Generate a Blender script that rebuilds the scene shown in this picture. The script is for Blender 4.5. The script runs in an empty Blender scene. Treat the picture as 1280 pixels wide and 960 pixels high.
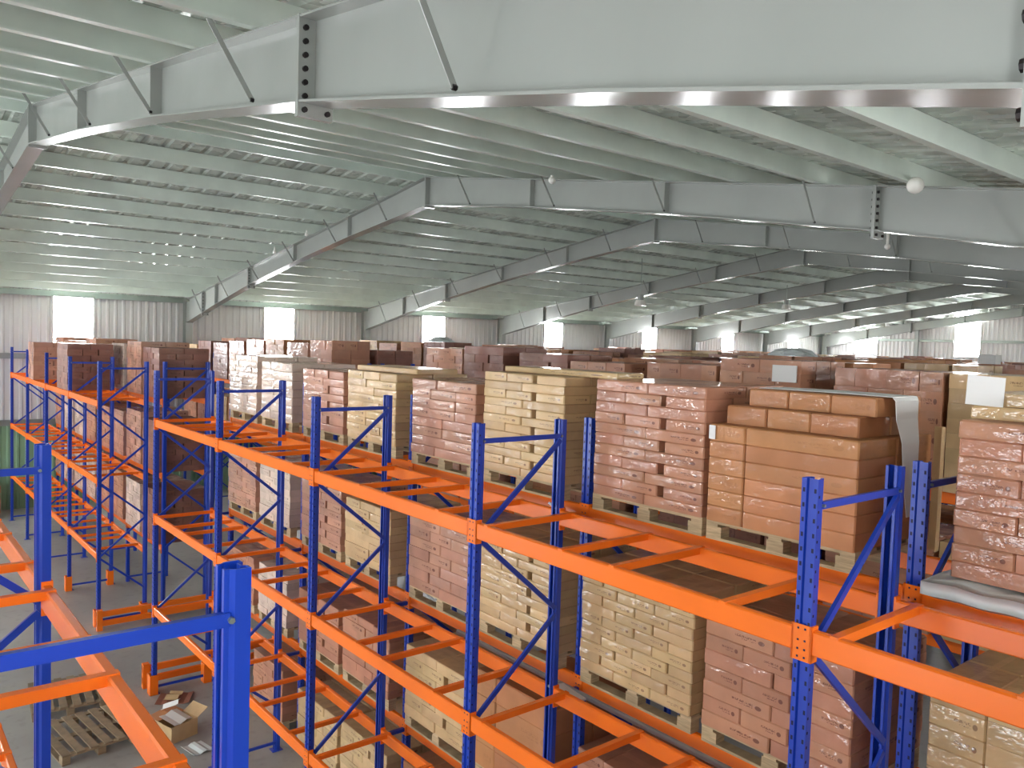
import bpy, math, random
from mathutils import Vector, Matrix
random.seed(11)
scene = bpy.context.scene
C = scene.collection

# ------------------------------------------------------------------ camera
ZC = 5.80                       # camera height above the floor
YAW, PITCH, ROLL, FPX = math.radians(50.73), math.radians(-3.0), math.radians(1.84), 1017.4
cd = bpy.data.cameras.new('camera'); cam = bpy.data.objects.new('camera', cd); C.objects.link(cam)
fw = Vector((math.cos(YAW)*math.cos(PITCH), math.sin(YAW)*math.cos(PITCH), math.sin(PITCH)))
r0 = Vector((math.sin(YAW), -math.cos(YAW), 0)); u0 = r0.cross(fw)
rt = r0*math.cos(ROLL)+u0*math.sin(ROLL); up = -r0*math.sin(ROLL)+u0*math.cos(ROLL)
cam.matrix_world = Matrix(((rt.x, up.x, -fw.x, 0), (rt.y, up.y, -fw.y, 0), (rt.z, up.z, -fw.z, ZC), (0, 0, 0, 1)))
cd.sensor_width = 36; cd.lens = FPX*36/1280; cd.clip_start = .05; cd.clip_end = 300
scene.camera = cam

# ------------------------------------------------------------------ world, light, exposure
w = bpy.data.worlds.new('sky'); scene.world = w; w.use_nodes = True
bg = w.node_tree.nodes['Background']; bg.inputs[0].default_value = (.82, .90, 1, 1); bg.inputs[1].default_value = 6.0
WINDOW_STRENGTH = 60.0
UNSEEN_WINDOW_STRENGTH = 23.0   # unseen windows added beside the camera, dimmed to balance the light
ADDED_DOOR_STRENGTH = 450.0
scene.view_settings.view_transform = 'Standard'; scene.view_settings.look = 'None'
scene.view_settings.exposure = 0.12; scene.view_settings.gamma = 1.0
scene.view_settings.use_curve_mapping = False
scene.cycles.use_denoising = True
scene.cycles.max_bounces = 8; scene.cycles.diffuse_bounces = 5; scene.cycles.glossy_bounces = 4
scene.cycles.sample_clamp_indirect = 8.0

def area(name, loc, rot, sx, sy, power, col=(1, 1, 1)):
    l = bpy.data.lights.new(name, 'AREA'); l.shape = 'RECTANGLE'; l.size = sx; l.size_y = sy; l.energy = power; l.color = col
    o = bpy.data.objects.new(name, l); C.objects.link(o); o.location = loc; o.rotation_euler = rot; return o
# added area lamps in two unseen loading doors, put in to light the racks
XG = -11.8                      # gable wall behind the camera
for yd in (6.5, 21.0):
    area('door_daylight', (XG-.15, yd, 2.6), (0, math.radians(-90), 0), 5.0, 4.6, ADDED_DOOR_STRENGTH, (.97, .98, 1))

# ------------------------------------------------------------------ materials
def lin(r, g, b):
    f = lambda c: (c/255/12.92) if c/255 <= .04045 else ((c/255+.055)/1.055)**2.4
    return (f(r), f(g), f(b), 1)
class NT:
    def __init__(s, name):
        s.m = bpy.data.materials.new(name); s.m.use_nodes = True; s.t = s.m.node_tree
        s.p = s.t.nodes['Principled BSDF']
    def n(s, ty, **kw):
        n = s.t.nodes.new(ty)
        for k, v in kw.items(): setattr(n, k, v)
        return n
    def l(s, a, b): s.t.links.new(a, b)
    def math(s, op, a, b=None, clamp=False):
        n = s.n('ShaderNodeMath', operation=op); n.use_clamp = clamp
        for i, v in enumerate((a, b)):
            if v is None: continue
            if isinstance(v, (int, float)): n.inputs[i].default_value = v
            else: s.l(v, n.inputs[i])
        return n.outputs[0]
    def mix(s, fac, a, b, blend='MIX'):
        n = s.n('ShaderNodeMix', data_type='RGBA', blend_type=blend)
        for i, v in ((0, fac), (6, a), (7, b)):
            if isinstance(v, (int, float)): n.inputs[i].default_value = v
            elif isinstance(v, tuple): n.inputs[i].default_value = v
            else: s.l(v, n.inputs[i])
        return n.outputs[2]
    def noise(s, scale, detail=3, vec=None, rough=.5):
        n = s.n('ShaderNodeTexNoise'); n.inputs['Scale'].default_value = scale; n.inputs['Detail'].default_value = detail
        n.inputs['Roughness'].default_value = rough
        if vec: s.l(vec, n.inputs['Vector'])
        return n.outputs[0]
    def ramp(s, v, a, b):
        n = s.n('ShaderNodeMapRange'); n.inputs[1].default_value = a; n.inputs[2].default_value = b; s.l(v, n.inputs[0]); return n.outputs[0]
    def pos(s): return s.n('ShaderNodeNewGeometry').outputs['Position']
    def bump(s, h, strength=.2, dist=.01, coat=False):
        b = s.n('ShaderNodeBump'); b.inputs['Strength'].default_value = strength; b.inputs['Distance'].default_value = dist
        s.l(h, b.inputs['Height']); s.l(b.outputs[0], s.p.inputs['Coat Normal' if coat else 'Normal'])

def paint(name, rgb, rough=.35, metal=0., var=.12, spec=.5, wear=None):
    t = NT(name); v = t.noise(1.3, 4, t.pos()); f = t.noise(23, 3, t.pos())
    a = tuple(c*(1-var) for c in rgb[:3])+(1,); b = tuple(min(1, c*(1+var)) for c in rgb[:3])+(1,)
    col = t.mix(t.ramp(v, .3, .7), a, b)
    if wear: col = t.mix(t.math('MULTIPLY', t.ramp(f, .62, .7), .5), col, wear)
    t.l(col, t.p.inputs['Base Color'])
    t.p.inputs['Metallic'].default_value = metal; t.p.inputs['Specular IOR Level'].default_value = spec
    rr = t.n('ShaderNodeMapRange'); rr.inputs[3].default_value = rough*.95; rr.inputs[4].default_value = rough*1.06; t.l(f, rr.inputs[0])
    t.l(rr.outputs[0], t.p.inputs['Roughness'])
    return t.m
M = {}
M['blue'] = paint('blue_powder_coat', lin(24, 62, 172), .28, 0, .06)
M['orange'] = paint('orange_powder_coat', lin(250, 120, 30), .26, 0, .04, .4)
M['steel_grey'] = paint('grey_frame_paint', lin(152, 155, 150), .22, 0, .05)
M['galv'] = paint('galvanised_steel', lin(150, 160, 152), .38, .75, .12)
M['purlin'] = paint('galvanised_purlin', lin(214, 224, 214), .3, .08, .12)
M['teal'] = paint('ridge_flashing', lin(96, 130, 122), .4, .2, .1)
M['bolt'] = paint('dark_bolt', lin(44, 40, 40), .5, .6, .1)
M['slot'] = paint('slot_shadow', lin(18, 22, 60), .8, 0, .05)
M['white'] = paint('white_foam', lin(232, 232, 230), .5, 0, .03)
M['plastic'] = paint('white_plastic_film', lin(214, 222, 222), .22, 0, .05)
M['lampwhite'] = paint('white_lamp_glass', lin(238, 236, 228), .25, 0, .02)
M['green'] = paint('green_wall_paint', lin(128, 160, 128), .5, 0, .08)
M['black'] = paint('black_strap', lin(36, 36, 40), .5, 0, .1)
M['pipe'] = paint('steel_pipe', lin(176, 176, 180), .3, .6, .08)

def wood(name, rgb):
    t = NT(name); oi = t.n('ShaderNodeObjectInfo'); p = t.pos()
    mp = t.n('ShaderNodeMapping'); mp.inputs['Scale'].default_value = (3, 3, 40); t.l(p, mp.inputs[0])
    g = t.noise(2.5, 4, mp.outputs[0])
    a = tuple(c*.62 for c in rgb[:3])+(1,); col = t.mix(t.ramp(g, .3, .7), a, rgb)
    hv = t.n('ShaderNodeHueSaturation'); t.l(col, hv.inputs['Color']); t.l(t.math('ADD', t.math('MULTIPLY', oi.outputs['Random'], .4), .8), hv.inputs['Value'])
    t.l(hv.outputs[0], t.p.inputs['Base Color']); t.p.inputs['Roughness'].default_value = .75
    t.bump(g, .3, .003); return t.m
M['wood'] = wood('pallet_wood', lin(206, 182, 142))
M['oldwood'] = wood('old_pallet_wood', lin(150, 128, 100))

def carton(name, rgb, dark, film=.6, text=1.0):
    """corrugated board: tint of its own per carton, printed block on the sides, tape along the top, glossy stretch film"""
    t = NT(name)
    at = t.n('ShaderNodeAttribute', attribute_name='tint'); oi = t.n('ShaderNodeObjectInfo')
    rnd = t.math('FRACT', t.math('ADD', at.outputs['Fac'], oi.outputs['Random']))
    rnd2 = t.math('FRACT', t.math('MULTIPLY', rnd, 7.31))
    uv = t.n('ShaderNodeUVMap'); sx = t.n('ShaderNodeSeparateXYZ'); t.l(uv.outputs[0], sx.inputs[0]); U, V = sx.outputs[0], sx.outputs[1]
    p = t.pos()
    mot = t.noise(5.5, 4, p); flute = t.noise(90, 2, p)
    col = t.mix(t.ramp(mot, .3, .7), tuple(c*.9 for c in rgb[:3])+(1,), tuple(min(1, c*1.07) for c in rgb[:3])+(1,))
    hv = t.n('ShaderNodeHueSaturation'); t.l(col, hv.inputs['Color'])
    t.l(t.math('ADD', t.math('MULTIPLY', rnd, .26), .87), hv.inputs['Value'])
    t.l(t.math('ADD', t.math('MULTIPLY', rnd2, .01), .495), hv.inputs['Hue'])
    col = hv.outputs[0]
    # print: two short lines of lettering and a round stamp, only on side faces (UV 0..1)
    def between(v, a, b): return t.math('MULTIPLY', t.math('GREATER_THAN', v, a), t.math('LESS_THAN', v, b))
    cb = t.n('ShaderNodeCombineXYZ'); t.l(t.math('MULTIPLY', U, 34), cb.inputs[0]); t.l(t.math('MULTIPLY', V, 9), cb.inputs[1]); t.l(t.math('MULTIPLY', rnd, 40), cb.inputs[2])
    letters = t.math('GREATER_THAN', t.noise(1.6, 1, cb.outputs[0]), .5)
    l1 = t.math('MULTIPLY', between(V, .5, .64), between(U, .45, .76)); l2 = t.math('MULTIPLY', between(V, .36, .43), between(U, .55, .76))
    du = t.math('MULTIPLY', t.math('SUBTRACT', U, .84), 3.2); dv = t.math('SUBTRACT', V, .5)
    rr = t.math('SQRT', t.math('ADD', t.math('MULTIPLY', du, du), t.math('MULTIPLY', dv, dv)))
    stamp = t.math('LESS_THAN', rr, .15)
    ink = t.math('MAXIMUM', t.math('MULTIPLY', t.math('MAXIMUM', l1, l2), letters), stamp)
    ink = t.math('MULTIPLY', t.math('MULTIPLY', ink, t.math('GREATER_THAN', rnd2, .35)), .8*text)
    col = t.mix(ink, col, dark)
    # tape on the top faces (UV 2..3)
    tape = t.math('MULTIPLY', between(V, 2.43, 2.57), between(U, 1.9, 3.1))
    col = t.mix(t.math('MULTIPLY', tape, .5), col, tuple(min(1, c*1.25) for c in rgb[:3])+(1,))
    t.l(col, t.p.inputs['Base Color'])
    t.p.inputs['Roughness'].default_value = .62; t.p.inputs['Specular IOR Level'].default_value = .35
    t.bump(flute, .06, .002)
    mp = t.n('ShaderNodeMapping'); mp.inputs['Scale'].default_value = (5, 5, 11); t.l(p, mp.inputs[0])
    bulge = t.math('MULTIPLY', t.math('MULTIPLY', V, t.math('SUBTRACT', 1, V)), .014)      # film drawn in at every joint
    crease = t.math('ADD', bulge, t.math('MULTIPLY', t.noise(1.3, 3, mp.outputs[0], .55), .019))
    mask = t.ramp(t.noise(2.6, 2, p), .33, .55)
    t.l(t.math('MULTIPLY', mask, film), t.p.inputs['Coat Weight']); t.p.inputs['Coat Roughness'].default_value = .07; t.p.inputs['Coat IOR'].default_value = 1.85
    t.bump(crease, 1.0, 1.0, True)
    return t.m
INK = lin(96, 50, 40)
M['c_brown'] = carton('brown_carton_board', lin(182, 128, 100), INK, .55)
M['c_pink'] = carton('reddish_carton_board', lin(186, 136, 112), INK, .85)
M['c_tan'] = carton('tan_carton_board', lin(202, 170, 124), INK, .6, .8)
M['c_orange'] = carton('orange_brown_carton_board', lin(184, 126, 82), lin(120, 70, 40), .22, .25)
M['c_dark'] = carton('dark_brown_carton_board', lin(140, 92, 76), INK, .5, .6)
M['c_pale'] = carton('pale_wrapped_carton_board', lin(214, 190, 172), INK, .95, .6)
CART = ['c_brown', 'c_pink', 'c_tan', 'c_orange', 'c_dark', 'c_pale']
COLNAME = {'c_brown': 'brown', 'c_pink': 'reddish brown', 'c_tan': 'tan', 'c_orange': 'orange-brown', 'c_dark': 'dark brown', 'c_pale': 'pale'}

def concrete():
    t = NT('concrete_floor'); p = t.pos(); a = t.noise(.5, 5, p); b = t.noise(6, 5, p)
    col = t.mix(t.ramp(a, .3, .7), lin(138, 136, 132), lin(164, 162, 156)); col = t.mix(t.math('MULTIPLY', t.ramp(b, .55, .7), .35), col, lin(112, 108, 102))
    t.l(col, t.p.inputs['Base Color']); t.p.inputs['Roughness'].default_value = .42; t.bump(b, .1, .004); return t.m
M['floor'] = concrete()
def sheet(name, rgb, rough, metal, var, bump=0.):
    t = NT(name); oi = t.n('ShaderNodeObjectInfo'); p = t.pos(); a = t.noise(.9, 4, p); b = t.noise(3.1, 2, p)
    col = t.mix(t.ramp(a, .3, .7), tuple(c*(1-var) for c in rgb[:3])+(1,), rgb)
    hv = t.n('ShaderNodeHueSaturation'); t.l(col, hv.inputs['Color']); t.l(t.math('ADD', t.math('MULTIPLY', oi.outputs['Random'], 2*var), 1-var), hv.inputs['Value'])
    t.l(hv.outputs[0], t.p.inputs['Base Color']); t.p.inputs['Metallic'].default_value = metal
    t.l(t.math('ADD', t.math('MULTIPLY', t.ramp(b, .3, .7), rough*.5), rough*.75), t.p.inputs['Roughness'])
    if bump: t.bump(b, bump, .02)
    return t.m
M['roof'] = sheet('roof_sheet_foil', lin(226, 234, 224), .28, .1, .3, .06)
M['wall'] = sheet('wall_sheet_paint', lin(202, 200, 198), .45, 0, .06)
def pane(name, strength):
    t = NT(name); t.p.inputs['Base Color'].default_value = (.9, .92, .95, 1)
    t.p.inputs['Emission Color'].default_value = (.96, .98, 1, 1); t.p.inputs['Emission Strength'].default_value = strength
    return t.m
M['pane'] = pane('daylit_window_sheet', WINDOW_STRENGTH); M['pane_shaded'] = pane('shaded_window_sheet', UNSEEN_WINDOW_STRENGTH)

# ------------------------------------------------------------------ mesh builder
class MB:
    def __init__(s): s.v = []; s.f = []; s.uv = []; s.mi = []; s.tint = []
    def face(s, idx, uv=None, mi=0, tint=0.):
        s.f.append(tuple(idx)); s.uv.append(uv or [(-1, -1)]*len(idx)); s.mi.append(mi); s.tint.append(tint)
    def box(s, x0, x1, y0, y1, z0, z1, mat=None):
        b = len(s.v)
        P = [Vector(q) for q in ((x0, y0, z0), (x1, y0, z0), (x1, y1, z0), (x0, y1, z0), (x0, y0, z1), (x1, y0, z1), (x1, y1, z1), (x0, y1, z1))]
        if mat: P = [mat @ q for q in P]
        s.v += [tuple(q) for q in P]
        for q in ((3, 2, 1, 0), (4, 5, 6, 7), (0, 1, 5, 4), (1, 2, 6, 5), (2, 3, 7, 6), (3, 0, 4, 7)): s.face([b+i for i in q])
        return s
    def carton(s, cx, cy, z0, dx, dy, dz, rz=0., mi=0, tint=0., ch=.0):
        """a carton with chamfered upright edges and its print UVs"""
        b = len(s.v); hx, hy = dx/2, dy/2; c, sn = math.cos(rz), math.sin(rz)
        if ch:
            pl = [(-hx+ch, -hy), (hx-ch, -hy), (hx, -hy+ch), (hx, hy-ch), (hx-ch, hy), (-hx+ch, hy), (-hx, hy-ch), (-hx, -hy+ch)]
        else: pl = [(-hx, -hy), (hx, -hy), (hx, hy), (-hx, hy)]
        n = len(pl)
        for zz in (z0, z0+dz):
            for (x, y) in pl: s.v.append((cx+x*c-y*sn, cy+x*sn+y*c, zz))
        for i in range(n):
            j = (i+1) % n; big = (not ch) or i % 2 == 0
            s.face((b+i, b+j, b+n+j, b+n+i), [(0, 0), (1, 0), (1, 1), (0, 1)] if big else None, mi, tint)
        if ch:                                   # rolled upper edge
            zc = z0+dz
            for k in range(n): x_, y_, z_ = s.v[b+n+k]; s.v[b+n+k] = (x_, y_, zc-ch)
            t0 = len(s.v); e = [(x*(hx-ch)/hx, y*(hy-ch)/hy) for (x, y) in pl]
            for (x, y) in e: s.v.append((cx+x*c-y*sn, cy+x*sn+y*c, zc))
            for i in range(n): j = (i+1) % n; s.face((b+n+i, b+n+j, t0+j, t0+i), None, mi, tint)
            tu = [(2+(y+hy)/dy, 2+(x+hx)/dx) if dy > dx else (2+(x+hx)/dx, 2+(y+hy)/dy) for (x, y) in pl]
            s.face([t0+i for i in range(n)], tu, mi, tint); s.face([b+i for i in range(n)][::-1], tu[::-1], mi, tint)
            return s
        tu = [(2+(y+hy)/dy, 2+(x+hx)/dx) if dy > dx else (2+(x+hx)/dx, 2+(y+hy)/dy) for (x, y) in pl]
        s.face([b+n+i for i in range(n)], tu, mi, tint); s.face([b+i for i in range(n)][::-1], tu[::-1], mi, tint)
        return s
    def tube(s, p, q, r, n=8, r2=None):
        p, q = Vector(p), Vector(q); d = (q-p).normalized(); a = d.orthogonal().normalized(); e = d.cross(a); b = len(s.v); r2 = r if r2 is None else r2
        for (o, rad) in ((p, r), (q, r2)):
            for i in range(n): s.v.append(tuple(o+(a*math.cos(2*math.pi*i/n)+e*math.sin(2*math.pi*i/n))*rad))
        for i in range(n): j = (i+1) % n; s.face((b+i, b+j, b+n+j, b+n+i))
        s.face([b+i for i in range(n)][::-1]); s.face([b+n+i for i in range(n)])
        return s
    def bar(s, p, q, wd, ht, up=(0, 0, 1)):
        """rectangular bar from p to q, wd across, ht along up"""
        p, q = Vector(p), Vector(q); d = (q-p).normalized(); sd = d.cross(Vector(up)).normalized(); u = sd.cross(d); b = len(s.v)
        for o in (p, q):
            for (i, j) in ((-1, -1), (1, -1), (1, 1), (-1, 1)): s.v.append(tuple(o+sd*(i*wd/2)+u*(j*ht/2)))
        for i in range(4): j = (i+1) % 4; s.face((b+i, b+j, b+4+j, b+4+i))
        s.face((b+3, b+2, b+1, b)); s.face((b+4, b+5, b+6, b+7))
        return s
    def prism(s, prof, a, bb, to3):
        """closed profile (list of 2d points) extruded from a to bb; to3(u, v, t) gives the point"""
        n = len(prof); b = len(s.v)
        for t in (a, bb):
            for (x, y) in prof: s.v.append(tuple(to3(x, y, t)))
        for i in range(n): j = (i+1) % n; s.face((b+i, b+j, b+n+j, b+n+i))
        s.face([b+i for i in range(n)][::-1]); s.face([b+n+i for i in range(n)])
        return s
    def mesh(s, name, mats, tint=False):
        me = bpy.data.meshes.new(name); me.from_pydata(s.v, [], s.f)
        for m in (mats if isinstance(mats, list) else [mats]): me.materials.append(m)
        me.polygons.foreach_set('material_index', s.mi)
        uvl = me.uv_layers.new(name='UVMap'); flat = [c for f in s.uv for p in f for c in p]; uvl.data.foreach_set('uv', flat)
        if tint:
            a = me.attributes.new('tint', 'FLOAT', 'FACE'); a.data.foreach_set('value', s.tint)
        me.update(); return me
def link(name, me, parent=None, loc=(0, 0, 0)):
    o = bpy.data.objects.new(name, me); C.objects.link(o); o.location = loc
    if parent: o.parent = parent
    return o
def ob(name, mb, mat, parent=None, loc=(0, 0, 0)):
    return link(name, mb.mesh(name, M[mat] if isinstance(mat, str) else mat), parent, loc)
def empty(name, loc=(0, 0, 0)): return link(name, None, None, loc)
def tag(o, label=None, cat=None, group=None, kind=None):
    if label: o['label'] = label
    if cat: o['category'] = cat
    if group: o['group'] = group
    if kind: o['kind'] = kind
    return o
ORD = ['', 'first', 'second', 'third', 'fourth', 'fifth', 'sixth', 'seventh', 'eighth', 'ninth', 'tenth', 'eleventh', 'twelfth', 'thirteenth', 'fourteenth', 'fifteenth', 'sixteenth', 'seventeenth', 'eighteenth']

# ------------------------------------------------------------------ building shell
YN, YF = -1.35, 29.62           # near and far long walls
XE = 51.3                       # end wall in view
YR = 14.13                      # ridge
FX = [-11.62, -4.78] + [2.22+7*i for i in range(7)] + [51.0]
def ztop(y): return ZC+3.28-.145*abs(y-YR)      # top of the rafters
EAVE = ztop(YF)+.24

fl = ob('floor', MB().box(XG-.2, XE+.2, YN-.2, YF+.2, -.2, 0), 'floor'); tag(fl, 'grey concrete warehouse floor', kind='structure')

def ribs(mb, u0, u1, z0, z1, to3, pitch=.25, h=.028):
    """trapezoidal sheet standing from z0 to z1 (numbers or functions of u)"""
    us = []; u = u0
    while u < u1-1e-6:
        for (du, d) in ((0, 0), (.13, 0), (.16, h), (.22, h)):
            if u+du < u1: us.append((u+du, d))
        u += pitch
    us.append((u1, 0))
    f0 = z0 if callable(z0) else (lambda q: z0); f1 = z1 if callable(z1) else (lambda q: z1)
    b = len(mb.v)
    for (q, d) in us: mb.v.append(tuple(to3(q, d, f0(q)))); mb.v.append(tuple(to3(q, d, f1(q))))
    for i in range(len(us)-1): k = b+2*i; mb.face((k, k+2, k+3, k+1))
    return mb
win_n = [0]
def window(to3, u0, u1, z0, z1, label, pane='pane'):
    """a daylit sheet in a shallow frame"""
    win_n[0] += 1
    def bx(a, b, d0, d1, c, d):
        p = to3(a, d0, c); q = to3(b, d1, d)
        return MB().box(min(p[0], q[0]), max(p[0], q[0]), min(p[1], q[1]), max(p[1], q[1]), min(p[2], q[2]), max(p[2], q[2]))
    wd = empty('window_%d' % win_n[0], to3((u0+u1)/2, 0, z0)); tag(wd, label, kind='structure')
    off = -Vector(wd.location)
    for nm, m, mt in (('pane', bx(u0, u1, -.03, -.02, z0, z1), pane),
                      ('window_frame', bx(u0-.05, u0, -.04, .05, z0-.05, z1+.05), 'wall'), ('window_frame', bx(u1, u1+.05, -.04, .05, z0-.05, z1+.05), 'wall'),
                      ('window_frame', bx(u0, u1, -.04, .05, z1, z1+.05), 'wall'), ('window_sill', bx(u0, u1, -.04, .07, z0-.05, z0), 'wall')):
        ob(nm, m, mt, wd, off)
def ribwall(name, label, to3, u0, u1, top, wins, low=0.):
    mb = MB(); u = u0
    for (a, b, c, d) in wins:
        if a > u: ribs(mb, u, a, low, top, to3)
        if c > low: ribs(mb, a, b, low, c, to3)
        ribs(mb, a, b, d, top, to3); u = b
    ribs(mb, u, u1, low, top, to3)
    o = ob(name, mb, 'wall'); tag(o, label, kind='structure'); return o
far3 = lambda u, d, z: (u, YF-d, z)
near3 = lambda u, d, z: (u, YN+d, z)
end3 = lambda u, d, z: (XE-d, u, z)
gab3 = lambda u, d, z: (XG+d, u, z)
WX = [5.70+7*i for i in range(-2, 7)]
WZ0, WZ1 = ZC-.80, ZC+1.12
fw_ = [(x-.58, x+.58, WZ0, WZ1) for x in WX]
GD = 2.75
wf = ribwall('wall_back', 'long ribbed sheet metal wall with a window in every bay', far3, XG, XE, EAVE, fw_, GD)
lo = ob('wall_back_lower', ribs(MB(), XG, XE, 0, GD, far3), 'green'); tag(lo, 'green painted lower part of the long sheet wall', kind='structure')
for i, (a, b, c, d) in enumerate(fw_): window(far3, a, b, c, d, 'overexposed window high in the long wall, number %d from the far left' % (i+1))
nw_ = fw_  # out of view; glowing panes added to light purlins and far wall
ribwall('wall_front', 'ribbed sheet metal wall beside the camera', near3, XG, XE, EAVE, nw_)
for i, (a, b, c, d) in enumerate(nw_): window(near3, a, b, c, d, 'window in the wall beside the camera', 'pane_shaded')
gz = lambda u: ztop(u)+.24
ew = [(12.3-5, 12.3-3.6, ZC-.05, ZC+1.5), (13.4, 14.8, ZC-.05, ZC+2.45), (19.64, 21.05, ZC-.05, ZC+2.45), (25.77, 27.22, ZC-.05, ZC+1.5)]
ribwall('wall_right', 'ribbed end wall of the hall with tall windows', end3, YN, YF, gz, ew)
for (a, b, c, d) in ew: window(end3, a, b, c, d, 'tall bright window in the distant end wall')
gw = [(.9, 2.3, ZC-.05, ZC+1.0), (4.2, 8.8, 0.02, 5.1), (13.4, 14.8, ZC-.05, ZC+2.45), (18.7, 23.3, 0.02, 5.1), (25.77, 27.22, ZC-.05, ZC+1.5)]
ribwall('wall_left', 'ribbed gable wall behind the camera with loading doors', gab3, YN, YF, gz, gw)
for (a, b, c, d) in gw:
    if c > 1: window(gab3, a, b, c, d, 'window in the gable wall behind the camera')
for i, (a, b) in enumerate(((4.2, 8.8), (18.7, 23.3))):  # unseen doors, added as openings for the lamps behind them
    dn = empty('door_%d' % (i+1), (XG, (a+b)/2, 0)); tag(dn, 'open loading door in the gable wall', kind='structure')
    for m in (MB().box(-.02, .12, a-.12-(a+b)/2, a-(a+b)/2, 0, 5.2), MB().box(-.02, .12, b-(a+b)/2, b+.12-(a+b)/2, 0, 5.2), MB().box(-.02, .4, a-(a+b)/2, b-(a+b)/2, 5.1, 5.5)):
        ob('door_frame', m, 'galv', dn)
# wall girts and eave struts
for i, (y, sg) in enumerate(((YF, -1), (YN, 1))):
    for j, z in enumerate((2.75, ZC-.95, EAVE-.22)):
        g = ob('trim_%d' % (1+j+3*i), MB().box(XG, XE, *sorted((y+sg*.03, y+sg*.14)), z-.09, z+.09), 'galv'); tag(g, 'galvanised horizontal girt on the long wall', kind='structure')
for j, z in enumerate((ZC-.95, ZC+.85)):
    gm = MB(); yy = YN+.2
    for (a, b, c, d) in ew+[(YF-.2, YF, 0, 99)]:
        if c < z < d: gm.box(XE-.14, XE-.03, yy, a-.06, z-.07, z+.07); yy = b+.06
    g = ob('trim_%d' % (7+j), gm, 'galv'); tag(g, 'galvanised horizontal girt on the end wall', kind='structure')
for j, y in enumerate((7.0, 23.2)):
    g = ob('trim_%d' % (9+j), MB().box(XE-.3, XE-.14, y-.1, y+.1, 0, ztop(y)), 'steel_grey'); tag(g, 'grey steel post of the end wall', kind='structure')

# roof sheets, ridge flashing and purlins
roof = ob('ceiling', MB().box(XG, XE, YR-.35, YR+.35, ztop(YR)+.3, ztop(YR)+.315), 'teal'); tag(roof, 'pitched sheet metal roof seen from below', kind='structure')
ln = (YF-YR+.25)
def roofsheet(sg, wd):
    mb = MB(); us = []; u = 0
    while u < wd-.01:
        us += [(u, 0), (u+.1, 0), (u+.135, .035), (u+.20, .035), (u+.235, 0)]; u += wd/3
    us.append((wd, 0))
    for (q, d) in us:
        mb.v.append((q, sg*.12, -.145*.12+d)); mb.v.append((q, sg*ln, -.145*ln+d))
    for i in range(len(us)-1): mb.face((2*i, 2*i+2, 2*i+3, 2*i+1))
    return mb.mesh('roof_sheet', M['roof'])
SW = 1.05; rs = {1: roofsheet(1, SW), -1: roofsheet(-1, SW)}
x = XG
while x < XE-.1:
    for sg in (1, -1): link('roof_sheet', rs[sg], roof, (x, YR, ztop(YR)+.245))
    x += SW
PH = .24
pz = [(0, 0), (.07, 0), (.07, .02), (.064, .02), (.064, .006), (.003, .006), (.003, PH-.006), (-.064, PH-.006), (-.064, PH-.02), (-.07, PH-.02), (-.07, PH), (-.003, PH), (-.003, .006), (0, .006)]
pz = [(0, 0), (.07, 0), (.07, .02), (.064, .02), (.064, .006), (.006, .006), (.006, PH), (-.07, PH), (-.07, PH-.02), (-.064, PH-.02), (-.064, PH-.006), (0, PH-.006)]
pm = {}
for L in (6.84, 7.0, 6.78):
    for sg in (1, -1): pm[(L, sg)] = MB().prism(pz, 0, L, lambda u, v, t, sg=sg: (t, sg*u, v)).mesh('purlin', M['purlin'])
PY = [.35+1.19*i for i in range(13)]
for i in range(len(FX)-1):
    L = min((6.84, 7.0, 6.78), key=lambda q: abs(q-(FX[i+1]-FX[i])))
    for d in PY:
        for sg in (1, -1):
            link('purlin', pm[(L, sg)], roof, (FX[i], YR+sg*d, ztop(YR+sg*d)))

# portal frames: rafter of tapered plate, columns, stiffeners, splice plates with bolts, flange braces
def depth(d):
    pts = [(0, .56), (3.3, .47), (6.3, .45), (9.4, .50), (12, .62), (15.6, .84)]
    for (a, va), (b, vb) in zip(pts, pts[1:]):
        if d <= b: return va+(vb-va)*(d-a)/(b-a)
    return .84
LABF = ['steel roof frame behind the camera near the gable', 'steel roof frame above and behind the camera',
        'nearest grey steel roof frame, huge across the top of the picture', 'second grey steel roof frame, with peak left of centre',
        'third grey steel roof frame, peaking right of centre', 'fourth grey steel roof frame from the camera',
        'fifth grey steel roof frame from the camera', 'sixth grey steel roof frame, far down the hall',
        'seventh grey steel roof frame, last before the end wall', 'steel roof frame against the end wall']
boltm = MB().tube((-.012, 0, 0), (.012, 0, 0), .014, 6).mesh('bolt', M['bolt'])
bolty = MB().tube((0, -.016, 0), (0, .016, 0), .017, 8).mesh('bolt', M['bolt'])
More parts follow.
